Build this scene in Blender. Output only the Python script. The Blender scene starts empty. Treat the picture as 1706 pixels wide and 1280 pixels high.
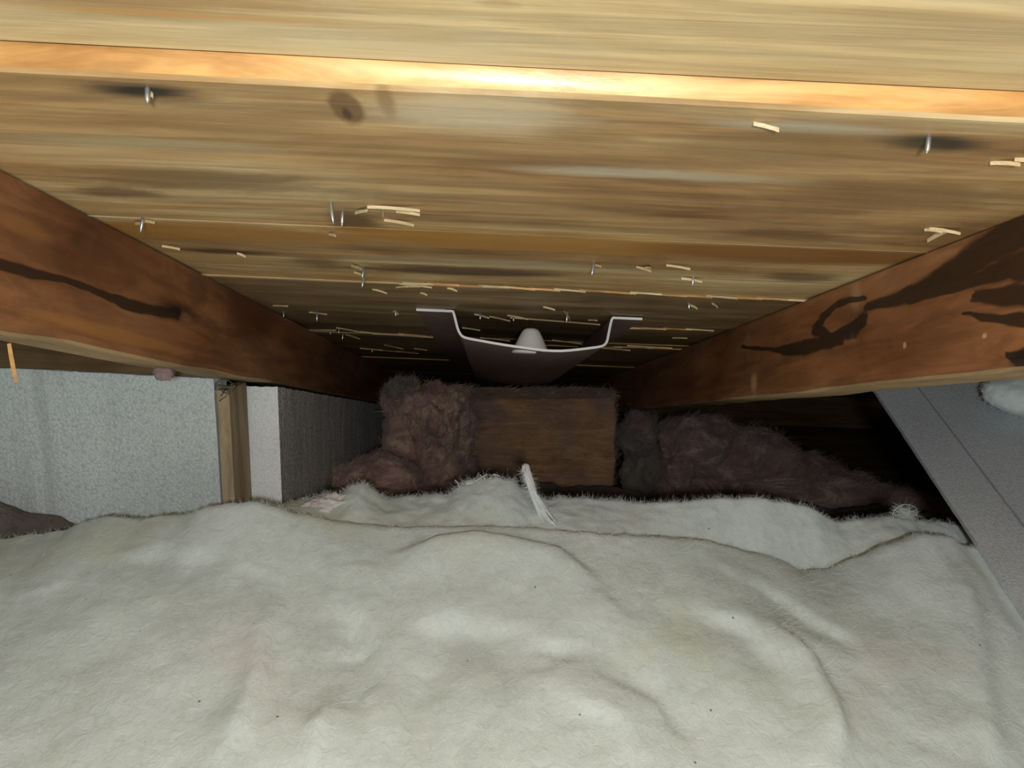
import bpy, bmesh, math, random
from mathutils import Vector, Matrix, noise
random.seed(7)
S = bpy.context.scene
COL = S.collection

# ------------------------------------------------------------------ camera
def cam_axes(yaw, p, roll):
    yaw, p, roll = (math.radians(v) for v in (yaw, p, roll))
    cy, sy = math.cos(yaw), math.sin(yaw)
    f = Vector((-sy*math.cos(p), cy*math.cos(p), -math.sin(p)))
    r = Vector((cy, sy, 0)); u = r.cross(f)
    return r*math.cos(roll)+u*math.sin(roll), -r*math.sin(roll)+u*math.cos(roll), f
CR, CU, CF = cam_axes(-1.5, 15.0, 2.6)
cam_d = bpy.data.cameras.new('camera'); cam = bpy.data.objects.new('camera', cam_d); COL.objects.link(cam)
cam_d.sensor_width = 36; cam_d.lens = 36*1280/1706; cam_d.clip_start = .005; cam_d.clip_end = 50
m = Matrix.Identity(4)
for i in range(3):
    m[i][0], m[i][1], m[i][2] = CR[i], CU[i], -CF[i]
cam.matrix_world = m
S.camera = cam

# ------------------------------------------------------------------ world, lamp, exposure
w = bpy.data.worlds.new('attic_air'); S.world = w; w.use_nodes = True
w.node_tree.nodes['Background'].inputs[0].default_value = (.95, 1.0, .97, 1)
w.node_tree.nodes['Background'].inputs[1].default_value = .10
def lamp(name, loc, power, size, color):
    d = bpy.data.lights.new(name, 'POINT'); d.energy = power; d.shadow_soft_size = size; d.color = color
    o = bpy.data.objects.new(name, d); o.location = loc; COL.objects.link(o); return o
lamp('phone_flash', CR*.015 + CU*-.012 - CF*.155, 14.0, .020, (.965, 1.0, 1.0))
vs = S.view_settings
vs.view_transform = 'Standard'; vs.look = 'None'; vs.gamma = 1; vs.use_curve_mapping = False; vs.exposure = 0.0

# ------------------------------------------------------------------ frames and helpers
A = math.radians(18); CA, SA = math.cos(A), math.sin(A)
DECK = Matrix.Rotation(-A, 4, 'X')                 # (X, along the slope, normal) -> world
XV, TV, NV = Vector((1,0,0)), Vector((0,CA,-SA)), Vector((0,SA,CA))
D0 = .125                                          # deck underside above the camera
def ray(px, py): return (CR*((px-853)/1280) + CU*((640-py)/1280) + CF)
def at_y(px, py, Y):
    r = ray(px, py); return r*(Y/r.y)
def at_x(px, py, X):
    r = ray(px, py); return r*(X/r.x)
def on_deck(px, py, n=D0):
    r = ray(px, py); p = r*(n/r.dot(NV)); return p.x, p.dot(TV)
def on_side(px, py, X):
    p = at_x(px, py, X); return p.dot(TV), p.dot(NV)
def fbm(p, s, o=4): return noise.fractal(Vector(p)*s, 1.0, 2.0, o)

def link(name, verts, faces, mats, parent=None, smooth=False, fm=None):
    me = bpy.data.meshes.new(name); me.from_pydata([tuple(v) for v in verts], [], faces); me.validate(); me.update()
    for mt in (mats if isinstance(mats, (list, tuple)) else [mats]): me.materials.append(mt)
    if fm: me.polygons.foreach_set('material_index', fm)
    bm = bmesh.new(); bm.from_mesh(me); bmesh.ops.recalc_face_normals(bm, faces=bm.faces); bm.to_mesh(me); bm.free()
    if smooth: me.polygons.foreach_set('use_smooth', [True]*len(me.polygons))
    o = bpy.data.objects.new(name, me); COL.objects.link(o)
    if parent: o.parent = parent
    return o
def thing(name, label=None, cat=None, kind=None, group=None, frame=None):
    o = bpy.data.objects.new(name, None); COL.objects.link(o); o.empty_display_size = .02
    tag(o, label, cat, kind, group)
    if frame: o.matrix_world = frame
    return o
def tag(o, label=None, cat=None, kind=None, group=None):
    if label: o['label'] = label
    if cat: o['category'] = cat
    if kind: o['kind'] = kind
    if group: o['group'] = group
    return o
def extrude_x(prof, x0, x1, n=1, jit=None):
    """closed profile of (t, n) pairs swept along X"""
    v, f = [], []; k = len(prof)
    for i in range(n+1):
        x = x0+(x1-x0)*i/n
        for j, (t, h) in enumerate(prof):
            dt, dh = jit(x, j) if jit else (0, 0)
            v.append((x, t+dt, h+dh))
    for i in range(n):
        for j in range(k):
            a, b = i*k+j, i*k+(j+1) % k
            f.append((a, b, b+k, a+k))
    f.append(tuple(range(k))[::-1]); f.append(tuple(range(n*k, n*k+k)))
    return v, f
def box(x0, x1, y0, y1, z0, z1):
    v = [(x, y, z) for x in (x0, x1) for y in (y0, y1) for z in (z0, z1)]
    return v, [(0,1,3,2), (4,6,7,5), (0,4,5,1), (2,3,7,6), (0,2,6,4), (1,5,7,3)]
def bevel_mod(o, w, seg=2):
    b = o.modifiers.new('bevel', 'BEVEL'); b.width = w; b.segments = seg; b.limit_method = 'ANGLE'

# ------------------------------------------------------------------ materials
class NT:
    def __init__(s, name, rough=.7, spec=.3):
        s.m = bpy.data.materials.new(name); s.m.use_nodes = True; s.t = s.m.node_tree; s.b = s.t.nodes['Principled BSDF']
        s.b.inputs['Roughness'].default_value = rough; s.b.inputs['Specular IOR Level'].default_value = spec
    def n(s, typ, **kw):
        x = s.t.nodes.new(typ)
        for k, v in kw.items():
            if k in x.inputs.keys() if isinstance(k, str) else False: pass
            setattr(x, k, v)
        return x
    def l(s, a, b): s.t.links.new(a, b)
    def obj(s, rnd=0):
        tc = s.n('ShaderNodeTexCoord'); out = tc.outputs['Object']
        if rnd:
            oi = s.n('ShaderNodeObjectInfo'); mu = s.math('MULTIPLY', oi.outputs['Random'], rnd)
            cb = s.n('ShaderNodeCombineXYZ'); s.l(mu, cb.inputs[0]); s.l(mu, cb.inputs[1]); s.l(mu, cb.inputs[2])
            ad = s.n('ShaderNodeVectorMath', operation='ADD'); s.l(out, ad.inputs[0]); s.l(cb.outputs[0], ad.inputs[1]); out = ad.outputs[0]
        return out
    def math(s, op, a, b=None, c=None):
        x = s.n('ShaderNodeMath', operation=op)
        for i, v in enumerate((a, b, c)):
            if v is None: continue
            if isinstance(v, (int, float)): x.inputs[i].default_value = v
            else: s.l(v, x.inputs[i])
        return x.outputs[0]
    def noise(s, vec, scale, sv=(1,1,1), det=4, dist=0, rough=.55):
        mp = s.n('ShaderNodeMapping'); mp.inputs['Scale'].default_value = sv; s.l(vec, mp.inputs[0])
        x = s.n('ShaderNodeTexNoise'); x.inputs['Scale'].default_value = scale; x.inputs['Detail'].default_value = det
        x.inputs['Distortion'].default_value = dist; x.inputs['Roughness'].default_value = rough
        s.l(mp.outputs[0], x.inputs['Vector']); return x.outputs['Fac']
    def ramp(s, fac, stops):
        x = s.n('ShaderNodeValToRGB'); e = x.color_ramp.elements
        while len(e) < len(stops): e.new(.5)
        for el, (p, c) in zip(e, stops): el.position = p; el.color = (*c, 1)
        s.l(fac, x.inputs[0]); return x.outputs[0]
    def mix(s, fac, a, b, mode='MIX'):
        x = s.n('ShaderNodeMix'); x.data_type = 'RGBA'; x.blend_type = mode
        for sock, v in ((x.inputs['Factor'], fac), (x.inputs['A'], a), (x.inputs['B'], b)):
            if isinstance(v, (int, float)): sock.default_value = v
            elif isinstance(v, tuple): sock.default_value = (*v, 1)
            else: s.l(v, sock)
        return x.outputs['Result']
    def rng(s, v, a, b, c=0., d=1., smooth=True):
        x = s.n('ShaderNodeMapRange'); x.interpolation_type = 'SMOOTHSTEP' if smooth else 'LINEAR'
        for i, q in enumerate((a, b, c, d)): x.inputs[i+1].default_value = q
        s.l(v, x.inputs[0]); return x.outputs[0]
    def spot(s, vec, wob, loc, rad, rot=(0,0,0), edge=.45, amp=.7):
        """soft mask of a stained or tinted patch lying at a place of its own on the board"""
        mp = s.n('ShaderNodeMapping', vector_type='TEXTURE')
        mp.inputs['Location'].default_value = loc; mp.inputs['Rotation'].default_value = rot; mp.inputs['Scale'].default_value = rad
        s.l(vec, mp.inputs[0])
        ln = s.n('ShaderNodeVectorMath', operation='LENGTH'); s.l(mp.outputs[0], ln.inputs[0])
        r = s.math('ADD', ln.outputs['Value'], s.math('MULTIPLY', s.math('SUBTRACT', wob, .5), amp*2.2))
        return s.rng(r, 1.0, edge)
    def bump(s, h, st, dist=.002):
        x = s.n('ShaderNodeBump'); x.inputs['Strength'].default_value = st; x.inputs['Distance'].default_value = dist
        s.l(h, x.inputs['Height']); s.l(x.outputs[0], s.b.inputs['Normal'])
    def color(s, c):
        if isinstance(c, tuple): s.b.inputs['Base Color'].default_value = (*c, 1)
        else: s.l(c, s.b.inputs['Base Color'])

def wood(name, c0, c1, c2, sv, spots=(), rough=.55, spec=.35, rnd=37., grain=1.0, blotch=None, attr=None):
    """sv: scale per axis, small along the grain. spots: (loc, rad, rot, colour, strength, edge, amp)"""
    k = NT(name, rough, spec); P = k.obj(); V = k.obj(rnd) if rnd else P
    sb = tuple(q if q == 1 else q*1.7 for q in sv)
    broad = k.noise(V, 5.0, sb, 4, 2.2, .6); fine = k.noise(V, 58, (sv[0]*.6, sv[1], sv[2]), 5, .8, .7)
    mott = k.noise(V, 8, tuple(.5 if q < 1 else 1 for q in sv), 5, 1.0, .65)
    base = k.ramp(k.math('ADD', k.math('MULTIPLY', broad, .6), k.math('MULTIPLY', mott, .4)), [(.36, c0), (.5, c1), (.64, c2)])
    g = k.rng(fine, .35, .65, 1-.30*grain, 1+.13*grain)
    gc = k.n('ShaderNodeCombineColor'); [k.l(g, gc.inputs[i]) for i in range(3)]
    base = k.mix(1.0, base, gc.outputs[0], 'MULTIPLY')
    if blotch:
        bm_ = k.rng(k.noise(P, blotch[1], blotch[2], 4, .8), blotch[3], blotch[3]+.12); base = k.mix(k.math('MULTIPLY', bm_, blotch[4]), base, blotch[0])
    wob = k.noise(P, 20, tuple(q*.75+.15 for q in sv), 7, 1.4, .72)
    for sp in spots:
        loc, rad, rot, colr, st, edge, amp = sp
        base = k.mix(k.math('MULTIPLY', k.spot(P, wob, loc, rad, rot, edge, amp), st), base, colr)
    if attr:
        an = k.n('ShaderNodeAttribute'); an.attribute_name = 'stain'
        mk = k.math('ADD', an.outputs['Fac'], k.math('MULTIPLY', k.math('SUBTRACT', fine, .5), .35)); base = k.mix(k.rng(mk, .33, .62, 0, .88), base, attr)
    k.color(base); k.bump(k.math('ADD', fine, k.math('MULTIPLY', broad, .6)), .35, .0012)
    return k.m

DK = (.035, .020, .011)
# stains, pale patches and a painted reflection of the deck: pixel of the photograph -> place on the deck (x, along); then radii in metres
def ds(px, py, rx, ry, col, st, ang=0, edge=.35, amp=.7):
    """rx, ry as seen in pixels; turned into metres on the boards"""
    x, t = on_deck(px, py); x2, _ = on_deck(px+rx, py); _, t1 = on_deck(px, py-ry); _, t2 = on_deck(px, py+ry)
    return ((x, t, D0), (abs(x2-x), abs(t2-t1)/2, 1.0), (0, 0, math.radians(ang)), col, st, edge, amp)
spots = [
    ds(235, 153, 150, 20, (.012,.010,.008), .95, 0, .2, .6),
    ds(1555, 237, 130, 18, (.02,.018,.012), .9, 0, .2, .6),
    ds(1350, 212, 230, 14, (.50,.46,.34), .55, 0, .2, .5),
    ds(800, 190, 260, 44, (.66,.56,.38), .6, 0, .2, .8), ds(450, 150, 200, 20, (.20,.11,.04), .4, 0, .3, .9), ds(1250, 170, 260, 16, (.22,.125,.05), .6, 0, .3, .9),  # pale patch in the middle, then two brown stains
    ds(577, 180, 32, 34, (.13,.065,.022), .75, 0, .6, .3),
    ds(578, 190, 10, 14, (.05,.022,.01), .7, 0, .3, .5),
    ds(640, 160, 22, 50, (.20,.12,.045), .55, 0, .3, .5),
    ds(330, 300, 330, 26, (.17,.095,.032), .7, 4, .3, .8),
    ds(1300, 245, 260, 34, (.22,.13,.05), .65, -2, .3, .8),
    ds(980, 225, 110, 22, (.24,.15,.06), .5, 4, .3, .8),
    ds(1080, 290, 330, 12, (.62,.57,.42), .5, 0, .2, .5),  # glossy reflection strip, painted in as a pale streak
    ds(250, 240, 300, 16, (.50,.42,.24), .45, 0, .2, .7),
    ds(590, 368, 60, 26, (.10,.045,.014), .85, 0, .3, .7),
    ds(340, 388, 330, 18, (.34,.16,.03), .85, 0, .5, .5),
    ds(860, 404, 500, 20, (.36,.17,.03), .9, 0, .5, .5),
    ds(1300, 425, 330, 16, (.24,.10,.02), .9, 0, .5, .5),
    ds(1500, 330, 240, 36, (.20,.11,.04), .6, 3, .3, .8),
    ds(1300, 390, 160, 14, (.15,.07,.022), .8, 0, .3, .7),
    ds(850, 440, 330, 8, (.42,.36,.24), .5, 0, .3, .7),
    ds(760, 452, 280, 12, (.07,.035,.015), .85, 0, .3, .8),
    ds(380, 420, 120, 6, (.06,.03,.013), .85, 0, .3, .8),
    ds(190, 320, 90, 12, (.10,.05,.02), .7, 0, .3, .8),
    ds(60, 80, 240, 12, (.16,.07,.02), .6, 0, .3, .8),
    ds(90, 112, 260, 14, (.10,.05,.02), .7, 0, .3, .8),
    ds(350, 200, 260, 30, (.22,.13,.05), .5, 0, .3, .8),
    ds(540, 440, 60, 16, (.10,.055,.02), .6, 0, .3, .8),
    ds(1330, 462, 90, 10, (.10,.055,.02), .7, 0, .3, .8),
    ds(320, 535, 50, 14, (.02,.02,.018), .8, 0, .3, .8),
]
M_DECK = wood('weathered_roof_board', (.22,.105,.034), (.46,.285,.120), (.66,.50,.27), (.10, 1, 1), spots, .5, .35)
M_DECKB = wood('falloff_browned_roof_board', (.105,.060,.024), (.235,.150,.068), (.38,.27,.14), (.10, 1, 1), spots[-3:], .5, .35)  # far boards' browner tone, with the flash falloff put into the colour
M_EDGE = wood('orange_sawn_edge', (.30,.12,.03), (.62,.33,.11), (.72,.47,.22), (.30, 1, 1), (), .36, .45)
M_NEAR = wood('pale_roof_board', (.42,.275,.115), (.60,.445,.225), (.70,.57,.34), (.08, 1, 1), [
    ds(640, 10, 120, 10, (.30,.19,.07), .5), ds(200, 40, 420, 40, (.32,.18,.065), .65), ds(300, 66, 420, 9, (.50,.26,.08), .7), ds(1500, 70, 330, 24, (.36,.24,.10), .5),
    ds(830, 48, 60, 12, (.35,.24,.10), .5)], .45, .4)

def rs(px, py, ry, rz, X, col, st, ang=0, edge=.35, amp=.7):
    t, n = on_side(px, py, X)
    t1, _ = on_side(px-ry, py, X); t2, _ = on_side(px+ry, py, X); _, n1 = on_side(px, py-rz, X); _, n2 = on_side(px, py+rz, X)
    return ((X, t, n), (1.0, abs(t2-t1)/2, abs(n2-n1)/2), (math.radians(ang), 0, 0), col, st, edge, amp)
XL, XR = -.264, .285
BK = (.018, .010, .007)
STAIN = {XL: [], XR: []}
def rl_(pts, X, st=1.0):
    """a black stain following a line of (px, py, half width in pixels); kept as capsules on the rafter's side"""
    for (x1, y1, w1), (x2, y2, w2) in zip(pts, pts[1:]):
        r_ = [abs(on_side(x, y+w, X)[1]-on_side(x, y-w, X)[1])/2 for x, y, w in ((x1, y1, w1), (x2, y2, w2))]
        STAIN[X].append((Vector(on_side(x1, y1, X)), Vector(on_side(x2, y2, X)), r_[0], r_[1], st))
def stain_at(t, n, X):
    p = Vector((t, n)); m_ = 0
    p = p+Vector((noise.noise(Vector((t*22, n*70, 3)))*.012+noise.noise(Vector((t*70, n*260, 5)))*.006, noise.noise(Vector((t*22, n*70, 8)))*.0022+noise.noise(Vector((t*60, n*240, 1)))*.0012))
    for a, b, r1, r2, st in STAIN[X]:
        ab = b-a; q = max(0, min(1, (p-a).dot(ab)/max(ab.dot(ab), 1e-9))); d = (p-a-ab*q).length
        m_ = max(m_, st*max(0, 1-d/(2*max(r1+(r2-r1)*q, .0006))))
    return m_
for q in ([(-60,425,12), (40,450,9), (110,468,6), (200,498,5), (270,520,8)], [(150,482,5), (215,512,7), (300,522,12)]):
    rl_(q, XL)
for q in ([(1760,355,40), (1690,385,34), (1620,432,26), (1550,475,17), (1500,497,12), (1440,512,6)], [(1730,425,22), (1660,455,16), (1590,480,9), (1520,500,4)],
          [(1760,500,26), (1690,490,18), (1620,495,6)], [(1730,540,12), (1660,525,7), (1600,520,2)], [(1720,440,30), (1690,450,20)],
          [(1435,500,5), (1395,508,6), (1368,530,7), (1355,550,9), (1385,562,7), (1425,548,12), (1440,530,9)],
          [(1400,566,9), (1370,572,12), (1335,582,13), (1290,583,4), (1235,578,3)], [(1730,606,26), (1700,606,22), (1672,592,4)]):
    rl_(q, XR)
M_RAFL = wood('red_brown_rafter_left', (.11,.042,.017), (.24,.100,.040), (.33,.16,.070), (1, .12, 1), [
    rs(300, 520, 50, 24, XL, (.05,.018,.008), .8, 0, .3), rs(310, 530, 16, 14, XL, (.25,.12,.06), .7, 0, .3), rs(180, 370, 120, 20, XL, (.12,.04,.014), .6), rs(330, 480, 24, 50, XL, (.07,.028,.012), .5),
    rs(40, 380, 60, 24, XL, (.30,.13,.04), .5), rs(200, 560, 200, 14, XL, (.40,.18,.05), .6),
    rs(420, 520, 60, 80, XL, (.10,.032,.014), .7)], .55, .3, attr=(.020,.010,.006))
M_RAFR = wood('red_brown_rafter_right', (.13,.048,.018), (.26,.105,.040), (.34,.165,.070), (1, .12, 1), [
    rs(1712, 605, 34, 24, XR, BK, .95, 0, .5, .9),
    rs(1425, 495, 12, 30, XR, (.42,.26,.15), .55, 0, .2), rs(1420, 560, 8, 14, XR, (.50,.36,.22), .6, 0, .2), rs(1256, 640, 7, 20, XR, (.55,.34,.18), .75, 0, .2),
    rs(1246, 570, 12, 26, XR, (.30,.17,.10), .5, 0, .2), rs(1160, 600, 5, 40, XR, (.28,.14,.10), .5, 0, .2),
    rs(1640, 560, 5, 6, XR, (.6,.4,.25), .7, 0, .3), rs(1507, 575, 4, 7, XR, (.6,.4,.25), .7, 0, .3),
    rs(1150, 560, 90, 30, XR, (.10,.035,.016), .7)], .5, .35, attr=(.014,.008,.005))
M_UNDER = wood('paler_sawn_underside', (.22,.13,.055), (.34,.22,.10), (.42,.30,.15), (1, .12, 1), (), .6, .3)
M_BLOCK = wood('dull_brown_board', (.06,.036,.016), (.11,.065,.028), (.17,.11,.05), (.10, 1, 1), (), .7, .2)
M_STUD = wood('tan_batten_wood', (.30,.22,.13), (.40,.30,.18), (.48,.37,.23), (1, 1, .10), (), .7, .2)
M_SPL = wood('fresh_wood_splinter', (.48,.34,.17), (.62,.46,.25), (.74,.59,.36), (.3, 1, 1), (), .5, .3)
k = NT('galvanised_nail', .3, .5); k.b.inputs['Metallic'].default_value = .85; k.color((.62,.66,.68)); M_NAIL = k.m

def foam_mat(name, c, lines=True, speck=1.0, rough=.6):
    k = NT(name, rough, .35); P = k.obj()
    vo = k.n('ShaderNodeTexVoronoi'); vo.inputs['Scale'].default_value = 330; k.l(P, vo.inputs['Vector'])
    bead = k.rng(vo.outputs['Distance'], .0, .8)
    fine = k.noise(P, 520, (1, 1, .8), 2); broad = k.noise(P, 7, (1, 1, .35), 3)
    col = k.ramp(k.math('ADD', k.math('MULTIPLY', broad, .5), k.math('MULTIPLY', fine, .5)),
                 [(.36, tuple(v*.80 for v in c)), (.64, tuple(min(1, v*1.15) for v in c))])
    col = k.mix(k.math('MULTIPLY', k.rng(vo.outputs['Distance'], .55, .75), .25*speck), col, (.25,.26,.26))
    h = k.math('SUBTRACT', fine, bead)
    if lines:
        ln = k.noise(P, 30, (1, 1, .03), 3, 0, .7)
        col = k.mix(k.rng(ln, .55, .64, 0, .38), col, tuple(v*.62 for v in c)); h = k.math('SUBTRACT', h, k.math('MULTIPLY', ln, 1.5))
    k.color(col); k.bump(h, .3*speck, .0012); return k.m
M_FOAM = foam_mat('white_bead_foam_face', (.68,.73,.72))
M_FOAMW = foam_mat('white_bead_foam_cut_edge', (.90,.93,.92), False, .5)
M_FOAMS = foam_mat('glossy_bead_foam_side', (.66,.63,.60), True, 3.0, .35)
M_SHEET = foam_mat('grey_foam_sheet', (.64,.67,.71), False, .8, .5)

def wool_mat(name, stops, tints=(), sv=(1,1,1), streak=None, bump=.5, scale=14, tr=0):
    k = NT(name, .95, .08); P = k.obj()
    a = k.noise(P, scale, sv, 5, .7, .6); f = k.noise(P, scale*9, sv, 4, .8, .7)
    c = k.ramp(k.math('ADD', k.math('MULTIPLY', a, .65), k.math('MULTIPLY', f, .35)), stops)
    if streak:
        st = k.noise(P, streak[0], streak[1], 4, 2.2, .7); c = k.mix(k.rng(st, .48, .66, 0, streak[3]), c, streak[2])
    for (cc, sc, lo, st) in tints:
        q = k.noise(P, sc, (1, 1, 1), 3, .3); c = k.mix(k.rng(q, lo, lo+.14, 0, st), c, cc)
    k.color(c); k.b.inputs['Sheen Weight'].default_value = .15
    k.bump(k.math('ADD', f, k.math('MULTIPLY', a, .8)), bump, .003)
    return k
kw = wool_mat('white_glass_wool', [(.34,(.64,.705,.69)), (.5,(.735,.81,.795)), (.66,(.82,.89,.885))],
              [((.62,.655,.50), 4.5, .55, .55), ((.72,.66,.64), 5.7, .58, .45)], (1, .8, 1), bump=.45)
# tiny dark specks of dirt
vo = kw.n('ShaderNodeTexVoronoi'); vo.inputs['Scale'].default_value = 26; kw.l(kw.obj(), vo.inputs['Vector'])
src = kw.b.inputs['Base Color'].links[0].from_socket
kw.color(kw.mix(kw.rng(vo.outputs['Distance'], .035, .022, 0, .8), src, (.12,.10,.08)))
M_WHITE = kw.m
M_WFIB = wool_mat('white_glass_fibre', [(.3,(.78,.82,.79)), (.7,(.88,.91,.89))]).m
M_PINKW = wool_mat('pinkish_white_wool', [(.34,(.55,.50,.49)), (.66,(.78,.74,.73))], [((.62,.46,.46), 20, .5, .5)]).m
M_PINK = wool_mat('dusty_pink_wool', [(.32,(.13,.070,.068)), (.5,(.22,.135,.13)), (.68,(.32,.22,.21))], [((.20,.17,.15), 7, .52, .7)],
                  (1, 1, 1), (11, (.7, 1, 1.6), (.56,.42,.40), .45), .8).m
M_BROWN = wool_mat('brown_stained_wool', [(.32,(.20,.10,.055)), (.5,(.34,.19,.10)), (.68,(.46,.28,.15))], [((.20,.13,.12), 6, .50, .7)],
                   (.35, 1, 1.5), (12, (.4, 1, 2.2), (.50,.34,.20), .5), .8).m
M_MIXED = wool_mat('pink_and_brown_wool', [(.34,(.13,.065,.06)), (.5,(.25,.145,.12)), (.66,(.42,.31,.20))], [((.40,.24,.24), 9, .50, .8)],
                   (1, 1, 1), (16, (1, 1, 1), (.60,.46,.32), .45), .9).m
M_GREY = wool_mat('grey_dusty_wool', [(.34,(.085,.070,.060)), (.66,(.20,.17,.15))], [((.30,.19,.18), 9, .54, .6)], bump=.8).m
M_DARK = wool_mat('dark_wool', [(.34,(.05,.035,.03)), (.66,(.14,.095,.085))], bump=.8).m  # one dark brown tone, also used for the underlay
def plastic(name, c, rough):
    k = NT(name, rough, .45); P = k.obj(); a = k.noise(P, 12, (1, 1, 1), 3); r = k.noise(P, 90, (.4, 2, 1), 3)
    k.color(k.mix(k.rng(a, .35, .7), c, tuple(v*.8 for v in c))); k.bump(r, .15, .0006); return k.m
M_CHAN = plastic('brown_grey_plastic', (.185,.125,.108), .5)
M_LIP = plastic('white_plastic_edge', (.80,.78,.76), .5)
M_CONE = plastic('offwhite_plastic', (.72,.70,.64), .6)
M_TWINE = plastic('dull_twine', (.20,.20,.12), .8)

# ------------------------------------------------------------------ setting
FLOOR = -.75
v, f = box(-1.4, 1.4, -1.0, 2.9, FLOOR-.02, FLOOR)
floor = tag(link('floor', v, f, M_BLOCK), 'dark attic floor hidden below the insulation', 'floor', 'structure')
ceiling = thing('ceiling', 'underside of the sloping roof deck of stained tan boards with nail tips', 'ceiling', 'structure', frame=DECK)
v, f = box(-1.4, 1.4, -.45, 2.9, .160, .163)
link('underlay', v, f, M_DARK, ceiling)
JT = [-.42, -.17, .055, .282, .500, .700, .918, 1.13, 1.345, 1.56, 1.775, 1.99, 2.2, 2.42]
planks = []
for i in range(len(JT)-1):
    t0, t1 = JT[i]+.0008, JT[i+1]-.0008
    n = .1335 if i < 3 else D0 + (0, .0006, -.0004, .0008, 0, .001, -.0005, .0006, 0, .0006)[i-3]
    r = .0022 if i == 3 else .0014
    # the near lower arris is rounded over; the far one barely
    r2 = .0042 if i == 3 else r*1.2; hh = .0092 if i == 3 else r
    prof = [(t0, n+.022), (t0, n+hh), (t0+r2*.35, n+hh*.55), (t0+r2*.75, n+hh*.16), (t0+r2*1.15, n), (t1-.0012, n), (t1, n+.0012), (t1, n+.022)]
    ph = random.random()*50
    jit = lambda x, j, ph=ph, i=i: ((.0012*noise.noise(Vector((x*5, ph, 0)))+(.0016*noise.noise(Vector((x*7, ph, j*.3))) if i == 3 and j in (3, 4) else 0)) if j in (0,1,2,3,4) else 0, .0008*noise.noise(Vector((x*4, ph, j*.6))))
    v, f = extrude_x(prof, -1.25, 1.25, 160, jit)
    ns = 160; k8 = 8
    fm = []
    for a in range(ns):
        for j in range(k8): fm.append(1 if j in (0, 1, 2) else 0)
    fm += [0, 0]
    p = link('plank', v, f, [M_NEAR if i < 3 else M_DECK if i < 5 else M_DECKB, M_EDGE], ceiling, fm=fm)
    p.data.polygons.foreach_set('use_smooth', [m_ == 1 for m_ in fm])
    planks.append((JT[i], JT[i+1], p))
def plank_at(t):
    for a, b, p in planks:
        if a <= t < b: return p
    return planks[-1][2]
v, f = box(-1.4, 1.4, 2.40, 2.44, FLOOR+.001, -.62)
tag(link('wall_back', v, f, M_BLOCK), 'dark board closing off the eaves', 'wall', 'structure')
for nm, x0, x1 in (('wall_left', -1.32, -1.28), ('wall_right', 1.28, 1.32)):  # unseen side panels, added to keep ambient light from leaking in
    pts = [(-.45, FLOOR+.001), (2.39, FLOOR+.001), (2.39, -.70), (-.45, .24)]
    v, f = extrude_x(pts, x0, x1)
    tag(link(nm, v, f, M_BLOCK), 'added dark timber side panel shutting out ambient light, unseen on the %s' % nm[5:], 'wall', 'structure')

# rafters
NB = .039
def rafter(x0, x1, mat, label):
    r = thing('rafter', label, 'rafter', group='rafters', frame=DECK)
    inner = x1 if abs(x1) < abs(x0) else x0; ns = 34
    a0, a1 = (x0, x1) if inner == x1 else (x1, x0)
    s_ = 1 if a1 > a0 else -1
    prof = [(a0, .1235), (a0, NB+.006), (a0+.0012*s_, NB+.002), (a0+.004*s_, NB), (a1-.004*s_, NB), (a1-.0012*s_, NB+.002)]
    prof += [(a1, NB+.006+(.1235-NB-.006)*i/ns) for i in range(ns+1)]
    K = len(prof); n = 700; v, st = [], []
    for i in range(n+1):
        t = .15+2.15*(i/n)**1.35 if i else -.35
        w1, w2 = .0016*noise.noise(Vector((1, t*9, 2))), .0016*noise.noise(Vector((3+a1*9, t*14, 1)))
        for j, (x, h) in enumerate(prof):
            bot = 0 < j < 8; v.append((x+(w1 if bot else 0)*(1 if j < 7 else .5), t, h+(w2 if bot and j < 7 else 0)))
            st.append(stain_at(t, h, inner) if j >= 6 and t > .2 and t < 1.6 else 0)
    f = [(i*K+j, i*K+(j+1) % K, (i+1)*K+(j+1) % K, (i+1)*K+j) for i in range(n) for j in range(K)]
    f += [tuple(range(K))[::-1], tuple(range(n*K, n*K+K))]
    fm = [1 if j in (2, 3, 4) else 0 for i in range(n) for j in range(K)]+[0, 0]
    o = link('beam', v, f, [mat, M_UNDER], r, smooth=False, fm=fm)
    at = o.data.attributes.new('stain', 'FLOAT', 'POINT'); at.data.foreach_set('value', st)
    return r
rl = rafter(XL-.045, XL, M_RAFL, 'red-brown rafter on the left, with a long crack and a dark knot')
rr = rafter(XR, XR+.045, M_RAFR, 'red-brown rafter on the right, with black blotches and pale scuffs')

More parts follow.
